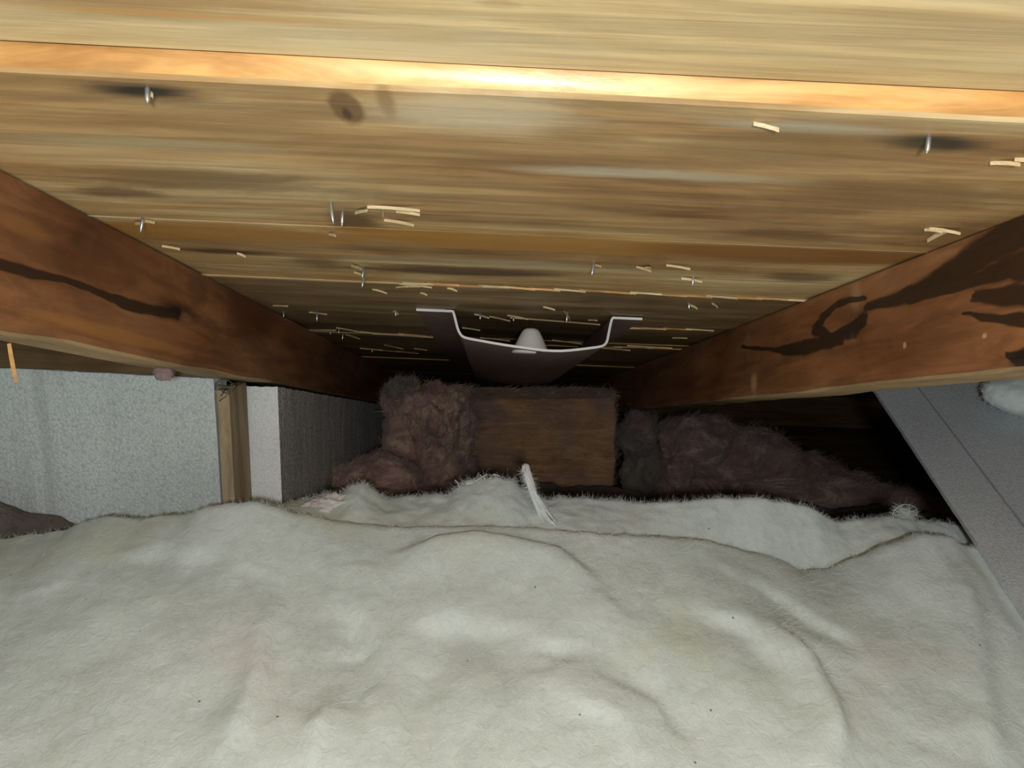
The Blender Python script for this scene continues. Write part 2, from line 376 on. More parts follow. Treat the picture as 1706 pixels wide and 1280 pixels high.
# ------------------------------------------------------------------ nails and splinters of the deck
def nail(px, py, L=.010, r=.0011, lean=(0, 0)):
    """px, py: where the tip leaves the board"""
    x, t = on_deck(px, py)
    v, f = [], []; k = 7
    for h, q in ((.004, 1), (-L*.72, 1), (-L*.85, .8), (-L, .12)):
        for j in range(k):
            a = 2*math.pi*j/k; s = max(0, -h)
            v.append((x+r*q*math.cos(a)+lean[0]*s, t+r*q*math.sin(a)+lean[1]*s, D0+h))
    for i in range(3):
        for j in range(k): f.append((i*k+j, i*k+(j+1) % k, (i+1)*k+(j+1) % k, (i+1)*k+j))
    f.append(tuple(range(3*k, 4*k))); f.append(tuple(range(k))[::-1])
    return link('nail', v, f, M_NAIL, plank_at(t), smooth=True)
def splinter(x1, y1, x2, y2, wpx=3, h1=.001, h2=.003, mat=None):
    """sliver from pixel 1 (rooted) to pixel 2 (free end), wide wpx pixels at the middle"""
    a, b = on_deck(x1, y1), on_deck(x2, y2)
    ww = abs(on_deck(x1, y1+wpx)[1]-on_deck(x1, y1)[1])*.4
    ww = max(.0005, min(ww*.55, .0017)); n = 5; v, f = [], []
    dx, dt = b[0]-a[0], b[1]-a[1]; L = math.hypot(dx, dt) or 1; nx, nt = -dt/L, dx/L
    for i in range(n+1):
        s = i/n; q = ww*math.sin(math.pi*(.04+.92*s))**.7*(.85+.3*random.random())
        x, t = a[0]+dx*s, a[1]+dt*s+random.uniform(-.0002, .0002); h = D0-(h1+(h2-h1)*s**1.5)
        v += [(x+nx*q, t+nt*q, h+.0012), (x-nx*q, t-nt*q, h+.0006), (x, t, h-.0009)]
    for i in range(n):
        for j in range(3): f.append((i*3+j, i*3+(j+1) % 3, i*3+3+(j+1) % 3, i*3+3+j))
    f += [(0, 2, 1), (n*3, n*3+1, n*3+2)]
    return link('splinter', v, f, mat or M_SPL, plank_at(a[1]))
for q in [(245,148,.006), (1549,228,.007), (549,336,.013), (571,352,.009), (239,364,.009), (608,453,.014), (607,448,.008),
          (472,518,.008), (528,519,.012), (660,517,.007), (552,551,.006), (572,556,.010), (565,548,.007), (620,582,.006),
          (946,520,.012), (855,526,.007), (800,522,.008), (1147,505,.006), (1156,462,.007), (990,440,.009)]:
    nail(q[0], q[1], q[2], lean=(random.uniform(-.25, .25), random.uniform(-.2, .2)))
for q in [(592,353,612,343,6), (612,342,700,343,6), (660,350,700,350,5), (640,364,690,368,5), (636,343,638,358,4),
          (603,447,586,438,5), (590,452,608,455,3), (665,471,720,474,3), (620,480,645,484,2), (745,478,762,480,4), (700,486,712,487,3),
          (548,388,560,386,3), (225,370,240,366,4), (240,366,258,364,4), (1548,378,1600,381,5), (1580,382,1545,394,5), (1540,380,1570,378,4),
          (1255,202,1298,205,3), (1650,268,1700,263,8), (1690,262,1760,262,12),
          (992,440,1002,438,3), (1060,443,1085,446,3), (1085,446,1075,441,3), (1135,462,1170,464,3), (1110,440,1150,442,2),
          (455,508,480,506,2), (515,519,545,520,3), (575,556,600,562,3), (560,545,600,550,2), (500,549,560,547,2), (640,574,672,579,4),
          (620,555,722,559,4), (690,580,712,581,2), (655,517,664,520,2), (660,477,700,472,2), (790,522,815,526,3), (815,526,850,531,3), (845,524,880,528,3),
          (850,528,1000,537,3), (770,545,800,547,2), (800,562,850,565,3), (920,566,985,572,3), (990,578,1050,581,3), (1040,545,1110,545,2),
          (1045,575,1120,577,2), (1150,507,1162,510,3), (1186,504,1196,508,3), (1120,562,1145,560,3), (905,510,925,512,2), (940,518,950,530,3), (980,532,995,530,2),
          (1230,570,1246,572,2), (270,408,300,409,3), (395,420,410,422,3), (247,150,256,149,3)]:
    splinter(*q)
# torn, freshly split lower edges along two of the joints
for (x1, y1, x2, y2, n_, w_) in [(670,470,1345,500,16,3), (1030,545,1180,549,4,2), (590,552,700,558,3,2), (860,574,1240,583,7,2), (600,580,690,588,3,2)]:
    for i in range(n_):
        a, b = i/n_, (i+1.25)/n_
        splinter(x1+(x2-x1)*a, y1+(y2-y1)*a+random.uniform(-1, 1), x1+(x2-x1)*b, y1+(y2-y1)*b+random.uniform(-1, 1), w_, .0006, .0012, M_EDGE if i % 3 else M_SPL)

# ------------------------------------------------------------------ vent channel between the rafters
vc = thing('vent_channel', 'long brown-grey plastic vent channel with white front edge, fixed under the boards between both rafters', 'vent channel', frame=DECK)
TF = .845; TB = 1.86
def chan_pt(px, py):
    r = ray(px, py); p = r*(TF/r.dot(TV)); return p.x, p.dot(NV)
key = [(694,510), (735,508.5), (745,509), (752,514), (757,526), (762,546), (767,557), (775,563), (800,568), (840,575), (875,580), (905,584), (935,585),
       (960,583), (985,580), (1003,577), (1010,571), (1013,560), (1017,540), (1021,528), (1028,523), (1045,522), (1070,520)]
prof = [chan_pt(*q) for q in key]
def smooth_prof(p):
    out = []
    for i in range(len(p)-1):
        p0, p1, p2, p3 = p[max(0, i-1)], p[i], p[i+1], p[min(len(p)-1, i+2)]
        for s in (0, .5):
            out.append(tuple(.5*((2*p1[c])+(-p0[c]+p2[c])*s+(2*p0[c]-5*p1[c]+4*p2[c]-p3[c])*s*s+(-p0[c]+3*p1[c]-3*p2[c]+p3[c])*s**3) for c in (0, 1)))
    return out+[p[-1]]
prof = smooth_prof(prof)
prof = [(x, min(n, D0-.003)) for x, n in prof]
def sweep(prof, th, t0, t1, nt, name, mat):
    K = len(prof); v, f = [], []
    off = []
    for i in range(K):
        a, b = prof[max(0, i-1)], prof[min(K-1, i+1)]; d = Vector((b[0]-a[0], b[1]-a[1])).normalized(); off.append((-d.y*th, d.x*th))
    for i in range(nt+1):
        t = t0+(t1-t0)*i/nt; wv = .0012*math.sin(t*40)*(1 if nt > 1 else 0)
        for (x, n), (ox, on) in zip(prof, off): v.append((x+ox/2, t, n+on/2+wv*0)); v.append((x-ox/2, t, n-on/2))
    for i in range(nt):
        for j in range(K-1):
            a = (i*K+j)*2; b = a+2; c = a+K*2; e = c+2
            f += [(a, b, e, c), (a+1, c+1, e+1, b+1)]
        for j in (0, K-1):
            a = (i*K+j)*2; f.append((a, a+1, a+1+2*K, a+2*K))
    for i in (0, nt):
        for j in range(K-1):
            a = (i*K+j)*2; f.append((a, a+2, a+3, a+1))
    return link(name, v, f, mat, vc, smooth=False)
sweep(prof, .0021, TF, TB, 40, 'channel_body', M_CHAN)
sweep(prof, .0026, TF-.0016, TF-.0001, 1, 'front_edge', M_LIP)
# folded lap on the left flange
lap = [chan_pt(*q) for q in ((692,510), (704,504), (728,505), (742,507))]
sweep([(x, min(n, D0-.001)) for x, n in lap], .0012, TF-.001, TF+.10, 2, 'flange_lap', M_CHAN)
# staples through the flanges
def staple(px, py):
    x, n = chan_pt(px, py); n -= .0012; t = TF+.018
    v, f = [], []
    for (x0, x1, a, b) in ((x-.006, x+.006, t, t+.0014), (x-.006, x-.0048, t, t+.004), (x+.0048, x+.006, t, t+.004)):
        bv, bf = box(x0, x1, a, b, n-.001, n); o = len(v); v += bv; f += [tuple(i+o for i in q) for q in bf]
    link('staple', v, f, M_NAIL, vc)
staple(724, 511); staple(1045, 524)
# cone shaped spacer standing in the channel
cx, cn = chan_pt(886, 582); apex = chan_pt(886, 541)[1]; tc = TF+.034
cone_r = abs(chan_pt(916, 580)[0]-chan_pt(855, 580)[0])/2*1.04
v, f = [], []; K = 28
for s, q in ((-.05, 1.02), (0, 1.0), (.3, .84), (.6, .665), (.82, .52), (.93, .42), (.98, .30), (1.0, .12)):
    for j in range(K):
        a = 2*math.pi*j/K; v.append((cx+cone_r*q*math.cos(a), tc+cone_r*q*math.sin(a), cn+(apex-cn)*1.0*s))
R_ = len(v)//K
for i in range(R_-1):
    for j in range(K): f.append((i*K+j, i*K+(j+1) % K, (i+1)*K+(j+1) % K, (i+1)*K+j))
f.append(tuple(range((R_-1)*K, R_*K))); f.append(tuple(range(K))[::-1])
o = link('spacer_cone', v, f, M_CONE, vc, smooth=True); o['label'] = 'off-white cone standing in the channel mouth'

# ------------------------------------------------------------------ left side: foam boards, batten, cross board
YF = .83
zt = lambda px, py, Y: at_y(px, py, Y).z
def rough_slab(name, x0, x1, y0, y1, z0, topf, mat, parent=None, front=None):
    """upright slab with a slightly ragged, crumbled top edge; topf(x, y) -> z"""
    nx, ny = max(2, int((x1-x0)/.006)), max(2, int((y1-y0)/.006)); nx, ny = min(nx, 160), min(ny, 220)
    v, f, fm = [], [], []
    per = [(x0+(x1-x0)*i/nx, y0) for i in range(nx)] + [(x1, y0+(y1-y0)*i/ny) for i in range(ny)] + \
          [(x1-(x1-x0)*i/nx, y1) for i in range(nx)] + [(x0, y1-(y1-y0)*i/ny) for i in range(ny)]
    n = len(per); lev = [0, .3, .6, .85, .95, .985, 1.0]
    for s in lev:
        for (x, y) in per:
            zt_ = topf(x, y); z = z0+(zt_-z0)*s
            j = .0009*noise.noise(Vector((x*60, y*60, z*45)))
            rag = (.0014*noise.noise(Vector((x*210, y*210, 3)))) if s > .9 else 0
            v.append((x+j, y+j, z+rag-(.0012 if s == 1 else 0)))
    for l in range(len(lev)-1):
        for i in range(n):
            f.append((l*n+i, l*n+(i+1) % n, (l+1)*n+(i+1) % n, (l+1)*n+i)); fm.append(1 if (front and (i < nx)) else 0)
    f.append(tuple(range((len(lev)-1)*n, len(lev)*n))); fm.append(0)
    f.append(tuple(range(n))[::-1]); fm.append(0)
    return link(name, v, f, [mat, front or mat], parent, fm=fm)
xs = at_y(362, 740, YF).x
zA, zB = zt(20, 613, YF), zt(350, 629, YF); xA, xB = at_y(20, 613, YF).x, at_y(350, 629, YF).x
tag(rough_slab('foam_board', -1.2, xs, YF, YF+.04, FLOOR+.001, lambda x, y: zA+(zB-zA)*(x-xA)/(xB-xA), M_FOAM),
    'wide white bead-foam board standing at the left, its grainy face to the front', 'foam board', group='foam boards')
xb0, xb1 = at_y(365, 740, YF-.002).x, at_y(386, 740, YF-.002).x
v, f = box(xb0, xb1, YF-.002, YF+.058, FLOOR+.001, zt(375, 650, YF))
v = [(x, y, z if z < -.5 else min(z, (NB-y*SA)/CA-.001)) for x, y, z in v]
batt = thing('wooden_batten', 'narrow tan wooden batten upright between the two white foam boards', 'batten')
o = link('stick', v, f, M_STUD, batt); bevel_mod(o, .0012)
# tangle of twine at the head of the batten
def tube(pts, r, name, mat, parent, k=5):
    v, f = [], []
    for i, p in enumerate(pts):
        p = Vector(p); d = (Vector(pts[min(i+1, len(pts)-1)])-Vector(pts[max(i-1, 0)])).normalized()
        a = d.orthogonal().normalized(); b = d.cross(a)
        for j in range(k):
            an = 2*math.pi*j/k; v.append(p+a*r*math.cos(an)+b*r*math.sin(an))
    n = len(pts)
    for i in range(n-1):
        for j in range(k): f.append((i*k+j, i*k+(j+1) % k, (i+1)*k+(j+1) % k, (i+1)*k+j))
    f.append(tuple(range(k))[::-1]); f.append(tuple(range((n-1)*k, n*k)))
    return link(name, v, f, mat, parent, smooth=True)
tw = thing('twine_tangle', 'small tangle of dull green twine around the top of the tan batten', 'twine')
Yt = YF-.006
for pts in ([(358,650),(359,638),(368,633),(380,634),(386,640),(383,650),(373,655),(366,648)],
            [(362,642),(375,645),(388,646),(392,643)], [(368,660),(376,648),(382,655),(372,664),(366,668)], [(380,634),(390,640),(386,652),(376,656)]):
    tube([at_y(x, y, Yt-.001*i % .004) for i, (x, y) in enumerate(pts)], .0008, 'strand', M_TWINE, tw)
xe0, xe1 = at_y(413, 740, .90).x, at_y(465, 740, .90).x
xe1 = min(xe1, XL+.001)
top2 = lambda x, y: ((NB-.0035)-y*SA)/CA
tag(rough_slab('foam_board', xe0, at_y(466, 740, .90).x, .90, 1.95, FLOOR+.001, top2, M_FOAMS, None, M_FOAMW),
    'thick white foam board with bright cut end, running back under the left rafter', 'foam board', group='foam boards')
# cross board on top of the wide foam board
cb = thing('cross_board', 'dull brown timber laid across on top of the wide foam board, left of the rafter', 'timber')
zc0, zc1 = zt(20, 613, YF)+.0025, zt(350, 629, YF)+.0025
v = []
for y in (YF-.012, YF+.05):
    for x, z in ((-1.2, zA+(zB-zA)*(-1.2-xA)/(xB-xA)+.003), (XL-.047, zA+(zB-zA)*(XL-.047-xA)/(xB-xA)+.003)):
        v.append((x, y, z)); v.append((x, y, (D0-.002-(YF+.05)*SA)/CA))
f = [(0,2,3,1), (4,5,7,6), (0,1,5,4), (2,6,7,3), (0,4,6,2), (1,3,7,5)]
o = link('board', v, f, M_BLOCK, cb); bevel_mod(o, .002)

# ------------------------------------------------------------------ glass wool
def fibres(name, seeds, mat, parent, length, r=.00022, curl=1.0, lie=None):
    """loose fibres: thin curved two sided ribbons; seeds = (point, normal)"""
    v, f = [], []
    for p, n in seeds:
        p = Vector(p); n = Vector(n).normalized(); L = length*random.uniform(.35, 1.2)
        d = (n*random.uniform(.15, .8)+Vector((random.gauss(0, 1), random.gauss(0, .7), random.gauss(0, .4)))*.8).normalized()
        if lie is not None:
            fl = Vector((1, 0, 0)).lerp(Vector((0, 0, 1)), .5+.9*noise.noise(p*lie)) + Vector((0, 0, noise.noise(p*lie*1.7+Vector((9, 3, 1)))))
            d = (fl-n*fl.dot(n)).normalized()*1.0+n*random.uniform(0, .35)+Vector((random.gauss(0, .25), random.gauss(0, .25), random.gauss(0, .25)))
            d.normalize()
        bend = Vector((random.gauss(0, 1), random.gauss(0, 1), random.gauss(0, .7)-.2))*curl
        side = d.cross(Vector((random.gauss(0, 1), random.gauss(0, 1), random.gauss(0, 1)))).normalized()
        o = len(v); q = p-n*.001; K = 5
        for i in range(K):
            wd = r*(1-.7*i/(K-1)); v += [q+side*wd, q-side*wd]
            q = q+d*(L/(K-1)); d = (d+bend*.28).normalized()
        for i in range(K-1): a = o+i*2; f.append((a, a+1, a+3, a+2))
    me = bpy.data.meshes.new(name); me.from_pydata([tuple(q) for q in v], [], f); me.materials.append(mat)
    ob = bpy.data.objects.new(name, me); COL.objects.link(ob)
    if parent: ob.parent = parent
    ob['kind'] = 'stuff'
    return ob
def interp(tab, x):
    if x <= tab[0][0]: return tab[0][1]
    for (a, b), (c, d) in zip(tab, tab[1:]):
        if x <= c:
            s = (x-a)/(c-a); s = s*s*(3-2*s)*.5+s*.5; return b+(d-b)*s
    return tab[-1][1]
def crest_tab(outline, Y):
    return sorted(((lambda p: (p.x, p.z))(at_y(px, py, Y)) for px, py in outline))
def camp(x, z, up): return CR*x+CF*z+CU*up
FRONT = [(-700,985), (-300,960), (0,903), (45,893), (100,884), (140,868), (180,860), (230,865), (262,860), (300,862), (345,852), (390,846), (425,844), (460,850), (500,862),
         (560,876), (640,882), (760,884), (870,884), (950,890), (1090,895), (1180,905), (1280,928), (1350,950), (1390,948), (1440,930), (1490,912),
         (1545,900), (1590,905), (1640,925), (1706,965), (1900,1010), (2200,1040)]
YC1 = .745; ct1 = crest_tab(FRONT, YC1)
def base_z(x, y):
    zc = interp(ct1, x); s = (y-.22)/(YC1-.22)
    if s <= 0: return -.468+.02*s
    s = min(s, 1.0); g = s**1.25*(1.06-.06*s)
    zn = -.468
    d = zc+.36                       # bumps of the crest fade towards the camera
    return zn+(-.36-zn)*g + d*s**5
def hit(px, py):
    r = ray(px, py); t = .35
    while t < 1.2:
        p = r*t
        if p.z < base_z(p.x, p.y): return p
        t += .002
    return r*t
SA_, SB_ = at_y(1611, 880, .765), hit(1703, 1018)
SB_ = SB_*(1-.012)
SD = (SA_-SB_).normalized(); SW = camp(.97, -.22, .0); SW = (SW-SD*SW.dot(SD)).normalized(); SN = SW.cross(SD).normalized()
tq = ray(1465, 650)                      # far end of the sheet: where its edge goes behind the rafter
SP = SA_ + SD*((at_y(1465, 650, 1.0)-SA_).dot(SD))
def sheet_z(x, y):
    """height of the lower sheet's underside over (x, y) and signed distance past its left edge"""
    z = SP.z - (SN.x*(x-SP.x)+SN.y*(y-SP.y))/SN.z
    v = Vector((x, y, z))-SP
    return z-.0085, v.dot(SW)
def seg_dist(p, a, b):
    ab = b-a; q = max(0, min(1, (p-a).dot(ab)/max(ab.dot(ab), 1e-9))); return (p-a-ab*q).length, (ab.x*(p-a).y-ab.y*(p-a).x)
RIDGES = [([(470,985),(445,1050),(437,1130),(420,1175),(385,1230),(355,1290)], .0055, .013),
          ([(572,1125),(562,1180),(545,1215),(520,1290)], .0055, .012),
          ([(1268,1033),(1320,1075),(1350,1110),(1380,1170),(1398,1230),(1402,1290)], .007, .014),
          ([(1230,960),(1300,1000),(1400,1060),(1440,1110)], -.004, .018),
          ([(1590,935),(1620,1050),(1640,1180),(1650,1290)], .006, .030),
          ([(700,1290),(690,1180),(715,1060)], -.004, .020),
          ([(1200,1290),(1110,1160),(980,1110)], -.004, .022),
          ([(1060,1290),(1030,1200),(930,1150)], .0035, .016),
          ([(150,960),(260,930),(380,940)], -.004, .03), ([(640,930),(800,905),(930,930),(1000,990)], .006, .022),
          ([(650,1060),(760,1040),(880,1060)], -.006, .030), ([(560,980),(600,1060),(610,1120)], -.006, .024), ([(1130,1010),(1240,1060),(1330,1150)], -.005, .02)]
RID = [([(lambda p: Vector((p.x, p.y)))(hit(*q)) for q in pts], h, w_) for pts, h, w_ in RIDGES]
def wrinkle(x, y):
    z = 0; p = Vector((x, y)); p = p+Vector((noise.noise(Vector((x*14, y*14, 5))), noise.noise(Vector((x*14, y*14, 9)))))*.008
    for pts, h, w_ in RID:
        best = 9; sg = 0; n = len(pts)-1
        for i in range(n):
            d, c = seg_dist(p, pts[i], pts[i+1])
            if d < best: best = d; sg = c; ei = i
        if best < w_*2.5:
            e0 = min(1, (p-pts[0]).length/.05)*min(1, .25+(p-pts[-1]).length/.05)
            # a fold: steep on one side, gentle on the other
            q = best/(w_*(.38 if sg > 0 else 1.3)); z += 1.7*h*math.exp(-q*q)*e0
    return z
def wool_z(x, y):
    z = base_z(x, y)+wrinkle(x, y)
    z += .0055*fbm((x, y, 1.3), 6, 2)+.0017*fbm((x, y, 7.7), 19, 3)+.0007*fbm((x, y, 4), 80, 3)
    # the wool is pressed down by the underside of the grey sheet on the right
    zs, e = sheet_z(x, y)
    if -.06 < e and z < zs and zs-z < .07:
        q = min(1, (e+.06)/.06); z = z+(zs-z)*q*q*(3-2*q)
    if e > -.02 and z > zs: q = min(1, (e+.02)/.02); z = z+(zs-z)*q
    return z
def blanket(name, x0, x1, y0, yc, nx, ny, zf, floor_z, mat, roll=.028, label='', cat='insulation', group=None):
    v, f = [], []; rows = []
    for j in range(ny+1): rows.append(('s', y0+(yc-y0)*(j/ny)))
    for a in range(1, 9): rows.append(('r', math.pi/2*a/8))
    rows.append(('d', .5)); rows.append(('d', 1.0))
    for kind, val in rows:
        for i in range(nx+1):
            x = x0+(x1-x0)*i/nx
            if kind == 's': v.append((x, val, zf(x, val)))
            else:
                zc = zf(x, yc); rr_ = roll*(.8+.4*noise.noise(Vector((x*12, 3, 1))))
                if kind == 'r':
                    y = yc+rr_*math.sin(val); z = zc-rr_*(1-math.cos(val)); y += .0015*fbm((x, z, 2), 60, 2); z += .0012*fbm((x, y, 2), 70, 2)
                    v.append((x, y, z))
                else: v.append((x, yc+rr_*1.0, zc-rr_+(floor_z-zc+rr_)*val))
    W = nx+1
    for j in range(len(rows)-1):
        for i in range(nx): a = j*W+i; f.append((a, a+1, a+W+1, a+W))
    # skirts down to the floor on the open sides
    n0 = len(v)
    for i in range(nx+1): v.append((x0+(x1-x0)*i/nx, y0, floor_z))
    for i in range(nx): f.append((i, i+1, n0+i+1, n0+i))
    for side in (0, nx):
        idx = [j*W+side for j in range(len(rows))]; n1 = len(v)
        for q in idx: v.append((v[q][0], v[q][1], floor_z))
        for j in range(len(idx)-1): f.append((idx[j], idx[j+1], n1+j+1, n1+j))
    o = link(name, v, f, mat, None, smooth=True); tag(o, label, cat, group=group); return o
front = blanket('insulation_blanket', -1.15, 1.15, -.25, YC1, 400, 230, wool_z, FLOOR+.001, M_WHITE, .03,
                'big soft white glass-wool blanket filling the foreground', group='white insulation blankets')
# rear white layer behind the crease
REAR = [(395,905), (430,852), (470,842), (510,832), (545,822), (562,826), (585,810), (605,806), (620,818), (648,833), (680,829), (720,826), (745,826), (765,812), (800,800),
        (830,797), (852,802), (872,815), (890,826), (915,836), (940,832), (975,830), (1010,836), (1070,840), (1130,838), (1190,832), (1250,832), (1310,838),
        (1350,848), (1380,866), (1400,874), (1440,866), (1490,862), (1530,868), (1570,872), (1612,882), (1640,905), (1660,935)]
YC2 = .835; ct2 = crest_tab(REAR, YC2)
def rear_z(x, y):
    zc = interp(ct2, x); s = max(0, min(1, (y-.752)/(YC2-.752)))
    gq = max(0, min(1, (x-.08)/.14)); lo = interp(ct1, x)-.010-.034*gq*gq*(3-2*gq)
    z = lo+(zc-lo)*(.75*s+.25*math.sin(s*math.pi/2))
    return z+.0022*fbm((x, y, 3.3), 28, 3)+.0010*fbm((x, y, 8), 90, 2)
rx0, rx1 = at_y(440, 850, YC2).x, at_y(1612, 890, YC2).x
rx0 = max(rx0, xb1+.012)
rear = blanket('insulation_blanket', rx0, rx1, .753, YC2, 300, 30, rear_z, FLOOR+.001, M_WHITE, .022,
               'second white glass-wool layer showing behind the long crease', group='white insulation blankets')
seeds = []
for _ in range(5200):
    x = random.uniform(rx0, rx1); a = random.uniform(0, 1.2); zc = rear_z(x, YC2)
    seeds.append(((x, YC2+.022*math.sin(a), zc-.022*(1-math.cos(a))), (0, math.sin(a)*.6, math.cos(a))))
fibres('fibre_fuzz', seeds, M_WFIB, rear, .009, .00014)
seeds = []
for _ in range(5000):
    x = random.uniform(-.72, .62); a = random.uniform(-.1, 1.2); zc = wool_z(x, YC1)
    seeds.append(((x, YC1+.028*math.sin(a), zc-.028*(1-math.cos(a))), (0, math.sin(a)*.5, math.cos(a))))
fibres('fibre_fuzz', seeds, M_WFIB, front, .008, .00013)

seeds = []
for _ in range(9000):
    x = random.uniform(-.55, .48); y = random.uniform(.33, YC1)
    seeds.append(((x, y, wool_z(x, y)+.0004), (0, 0, 1)))
fibres('lying_fibres', seeds, M_WFIB, front, .022, .00011, .8, 5)

# lumps of wool: a closed cushion, displaced
def clump(name, center, rad, mat, amp=.25, scale=3.0, seed=0, sub=5, box_=0., parent=None, rot=0, smooth=True, stretch=(1, 1, 1), flat=None):
    bm = bmesh.new(); bmesh.ops.create_icosphere(bm, subdivisions=sub, radius=1)
    c = Vector(center); Rm = Matrix.Rotation(rot, 3, 'Y'); sv = Vector((seed*3.1, seed*1.7, seed*5.3))
    for vt in bm.verts:
        p = vt.co.copy()
        if box_:
            q = max(abs(p.x), abs(p.y), abs(p.z)); p = p.lerp(p/q, box_)
        st = Vector((p.x*stretch[0], p.y*stretch[1], p.z*stretch[2]))
        d = 1+amp*noise.fractal(st*scale*.5+sv, .9, 2.1, 3)+amp*.35*noise.fractal(st*scale*2.2+sv, .8, 2.1, 4)
        vt.co = c + Rm @ Vector((p.x*rad[0]*d, p.y*rad[1]*d, p.z*rad[2]*d))
        if flat is not None and vt.co.z < flat: vt.co.z = flat+(vt.co.z-flat)*.02
    me = bpy.data.meshes.new(name); bm.to_mesh(me); bm.free(); me.materials.append(mat)
    me.polygons.foreach_set('use_smooth', [True]*len(me.polygons))
    o = bpy.data.objects.new(name, me); COL.objects.link(o)
    if parent: o.parent = parent
    return o
def fuzz(o, mat, n, length, r=.0003, curl=1.0, lie=None):
    me = o.data; vs_ = me.vertices; s = [(vs_[i].co.copy(), vs_[i].normal.copy()) for i in (random.randrange(len(vs_)) for _ in range(n))]
    return fibres('fibre_fuzz', s, mat, o, length, r, curl, lie)
OLD = 'old stained batts at the back'
def lumps(name, Y, blobs, mat, seed, amp=.22, scale=2.4, sub=5, parent=None):
    """one lump made of several swellings; blobs = (px, py, half w px, half h px, dy, half depth)"""
    bm = bmesh.new()
    for i, (px, py, hw, hh, dy, dep) in enumerate(blobs):
        c = at_y(px, py, Y+dy); a = at_y(px+hw, py, Y+dy).x-c.x; b = c.z-at_y(px, py+hh, Y+dy).z
        r = bmesh.ops.create_icosphere(bm, subdivisions=sub, radius=1); sv = Vector((seed*3.1+i*7, seed*1.7, i*5.3))
        for vt in r['verts']:
            p = vt.co.copy()
            k_ = 1+amp*noise.fractal(p*scale*.5+sv, .9, 2.1, 3)
            w_ = c+Vector((p.x*a*k_, p.y*dep*k_, p.z*b*k_))
            vt.co = w_+p*(.0035*noise.fractal(w_*55, .7, 2.0, 3))
    me = bpy.data.meshes.new(name); bm.to_mesh(me); bm.free(); me.materials.append(mat)
    me.polygons.foreach_set('use_smooth', [True]*len(me.polygons))
    o = bpy.data.objects.new(name, me); COL.objects.link(o)
    if parent: o.parent = parent
    return o
M_FPINK = wool_mat('pink_fibre', [(.36,(.13,.075,.07)), (.5,(.24,.15,.145)), (.64,(.44,.33,.32))], scale=20).m
M_FTAN = wool_mat('tan_fibre', [(.36,(.17,.10,.06)), (.5,(.30,.20,.12)), (.64,(.58,.44,.30))], scale=20).m
M_FGREY = wool_mat('grey_fibre', [(.36,(.08,.062,.055)), (.64,(.28,.235,.215))], scale=20).m
NM = 'old_insulation_batt'
o = tag(lumps(NM, 1.34, [(705,745,66,80,0,.08), (672,668,34,32,.01,.04), (690,790,95,45,-.01,.08), (770,715,22,62,.01,.04), (755,800,50,40,0,.06)], M_MIXED, 1),
        'tall fluffy pink and tan wool lump at the end of the left foam board', 'insulation', group=OLD)
fuzz(o, M_FPINK, 9000, .020, .0004, .6, 11); fuzz(o, M_FTAN, 2500, .018, .0004, .6, 11)
cu = lumps('tan_curl', 1.30, [(722,690,38,40,0,.045), (703,735,24,36,-.012,.03), (748,665,26,22,.01,.03), (690,672,22,20,.0,.03), (735,712,26,30,-.01,.03)], M_MIXED, 2, .42, parent=o); cu['label'] = 'tan brown curl of wool at its head'
fuzz2 = fibres('fibre_fuzz', [(cu.data.vertices[i].co.copy(), cu.data.vertices[i].normal.copy()) for i in (random.randrange(len(cu.data.vertices)) for _ in range(5000))], M_FTAN, cu, .018, .0004, .8, 14)
hd = lumps('grey_cap', 1.30, [(668,650,26,18,.03,.03)], M_GREY, 3, parent=o); hd['label'] = 'grey dusty cap'
fibres('fibre_fuzz', [(hd.data.vertices[i].co.copy(), hd.data.vertices[i].normal.copy()) for i in (random.randrange(len(hd.data.vertices)) for _ in range(1800))], M_FGREY, hd, .016, .0004, .8, 14)
o = tag(lumps(NM, 1.18, [(640,795,62,34,0,.05), (598,800,42,28,-.02,.04), (650,825,70,24,0,.05)], M_MIXED, 12),
        'low ragged pink wool lump below the tall fluffy one', 'insulation', group=OLD)
fuzz(o, M_FPINK, 6000, .016, .0003, .6, 11); fuzz(o, M_FTAN, 2500, .016, .0003, .6, 14)
# slab with a clean cut right side
zt_, zb_ = at_y(890, 655, 1.50).z, at_y(890, 840, 1.50).z; xl_, xr_ = at_y(765, 750, 1.46).x, at_y(1027, 750, 1.46).x
o = clump(NM, ((xl_+xr_)/2, 1.505, (zt_+zb_)/2), ((xr_-xl_)/2, .042, (zt_-zb_)/2), M_BROWN, .035, 2.2, 3, 6, .95, rot=-.055, stretch=(1, 1, 1.3))
tag(o, 'brown slab-shaped wool batt with a straight right edge, under the vent channel', 'insulation', group=OLD)
fuzz(o, M_FTAN, 4500, .022, .0004, .3, 3); fuzz(o, M_FPINK, 2500, .022, .0004, .3, 3)
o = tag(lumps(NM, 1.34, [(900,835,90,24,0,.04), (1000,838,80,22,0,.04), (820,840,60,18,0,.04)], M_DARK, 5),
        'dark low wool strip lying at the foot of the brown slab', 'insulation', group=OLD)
o = tag(lumps(NM, 1.50, [(1062,725,34,38,0,.05), (1072,790,34,56,0,.05), (1095,830,30,40,-.01,.04)], M_GREY, 6),
        'grey dusty wool strip between the brown slab and pink mound', 'insulation', group=OLD)
fuzz(o, M_FGREY, 3500, .020, .0004, .5, 9); fuzz(o, M_FPINK, 900, .020, .0004, .5, 9)
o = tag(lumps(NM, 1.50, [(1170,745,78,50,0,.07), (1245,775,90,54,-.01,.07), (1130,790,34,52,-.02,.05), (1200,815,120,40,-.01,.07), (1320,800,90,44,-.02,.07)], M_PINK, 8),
        'large dusty pink wool mound below the right rafter', 'insulation', group=OLD)
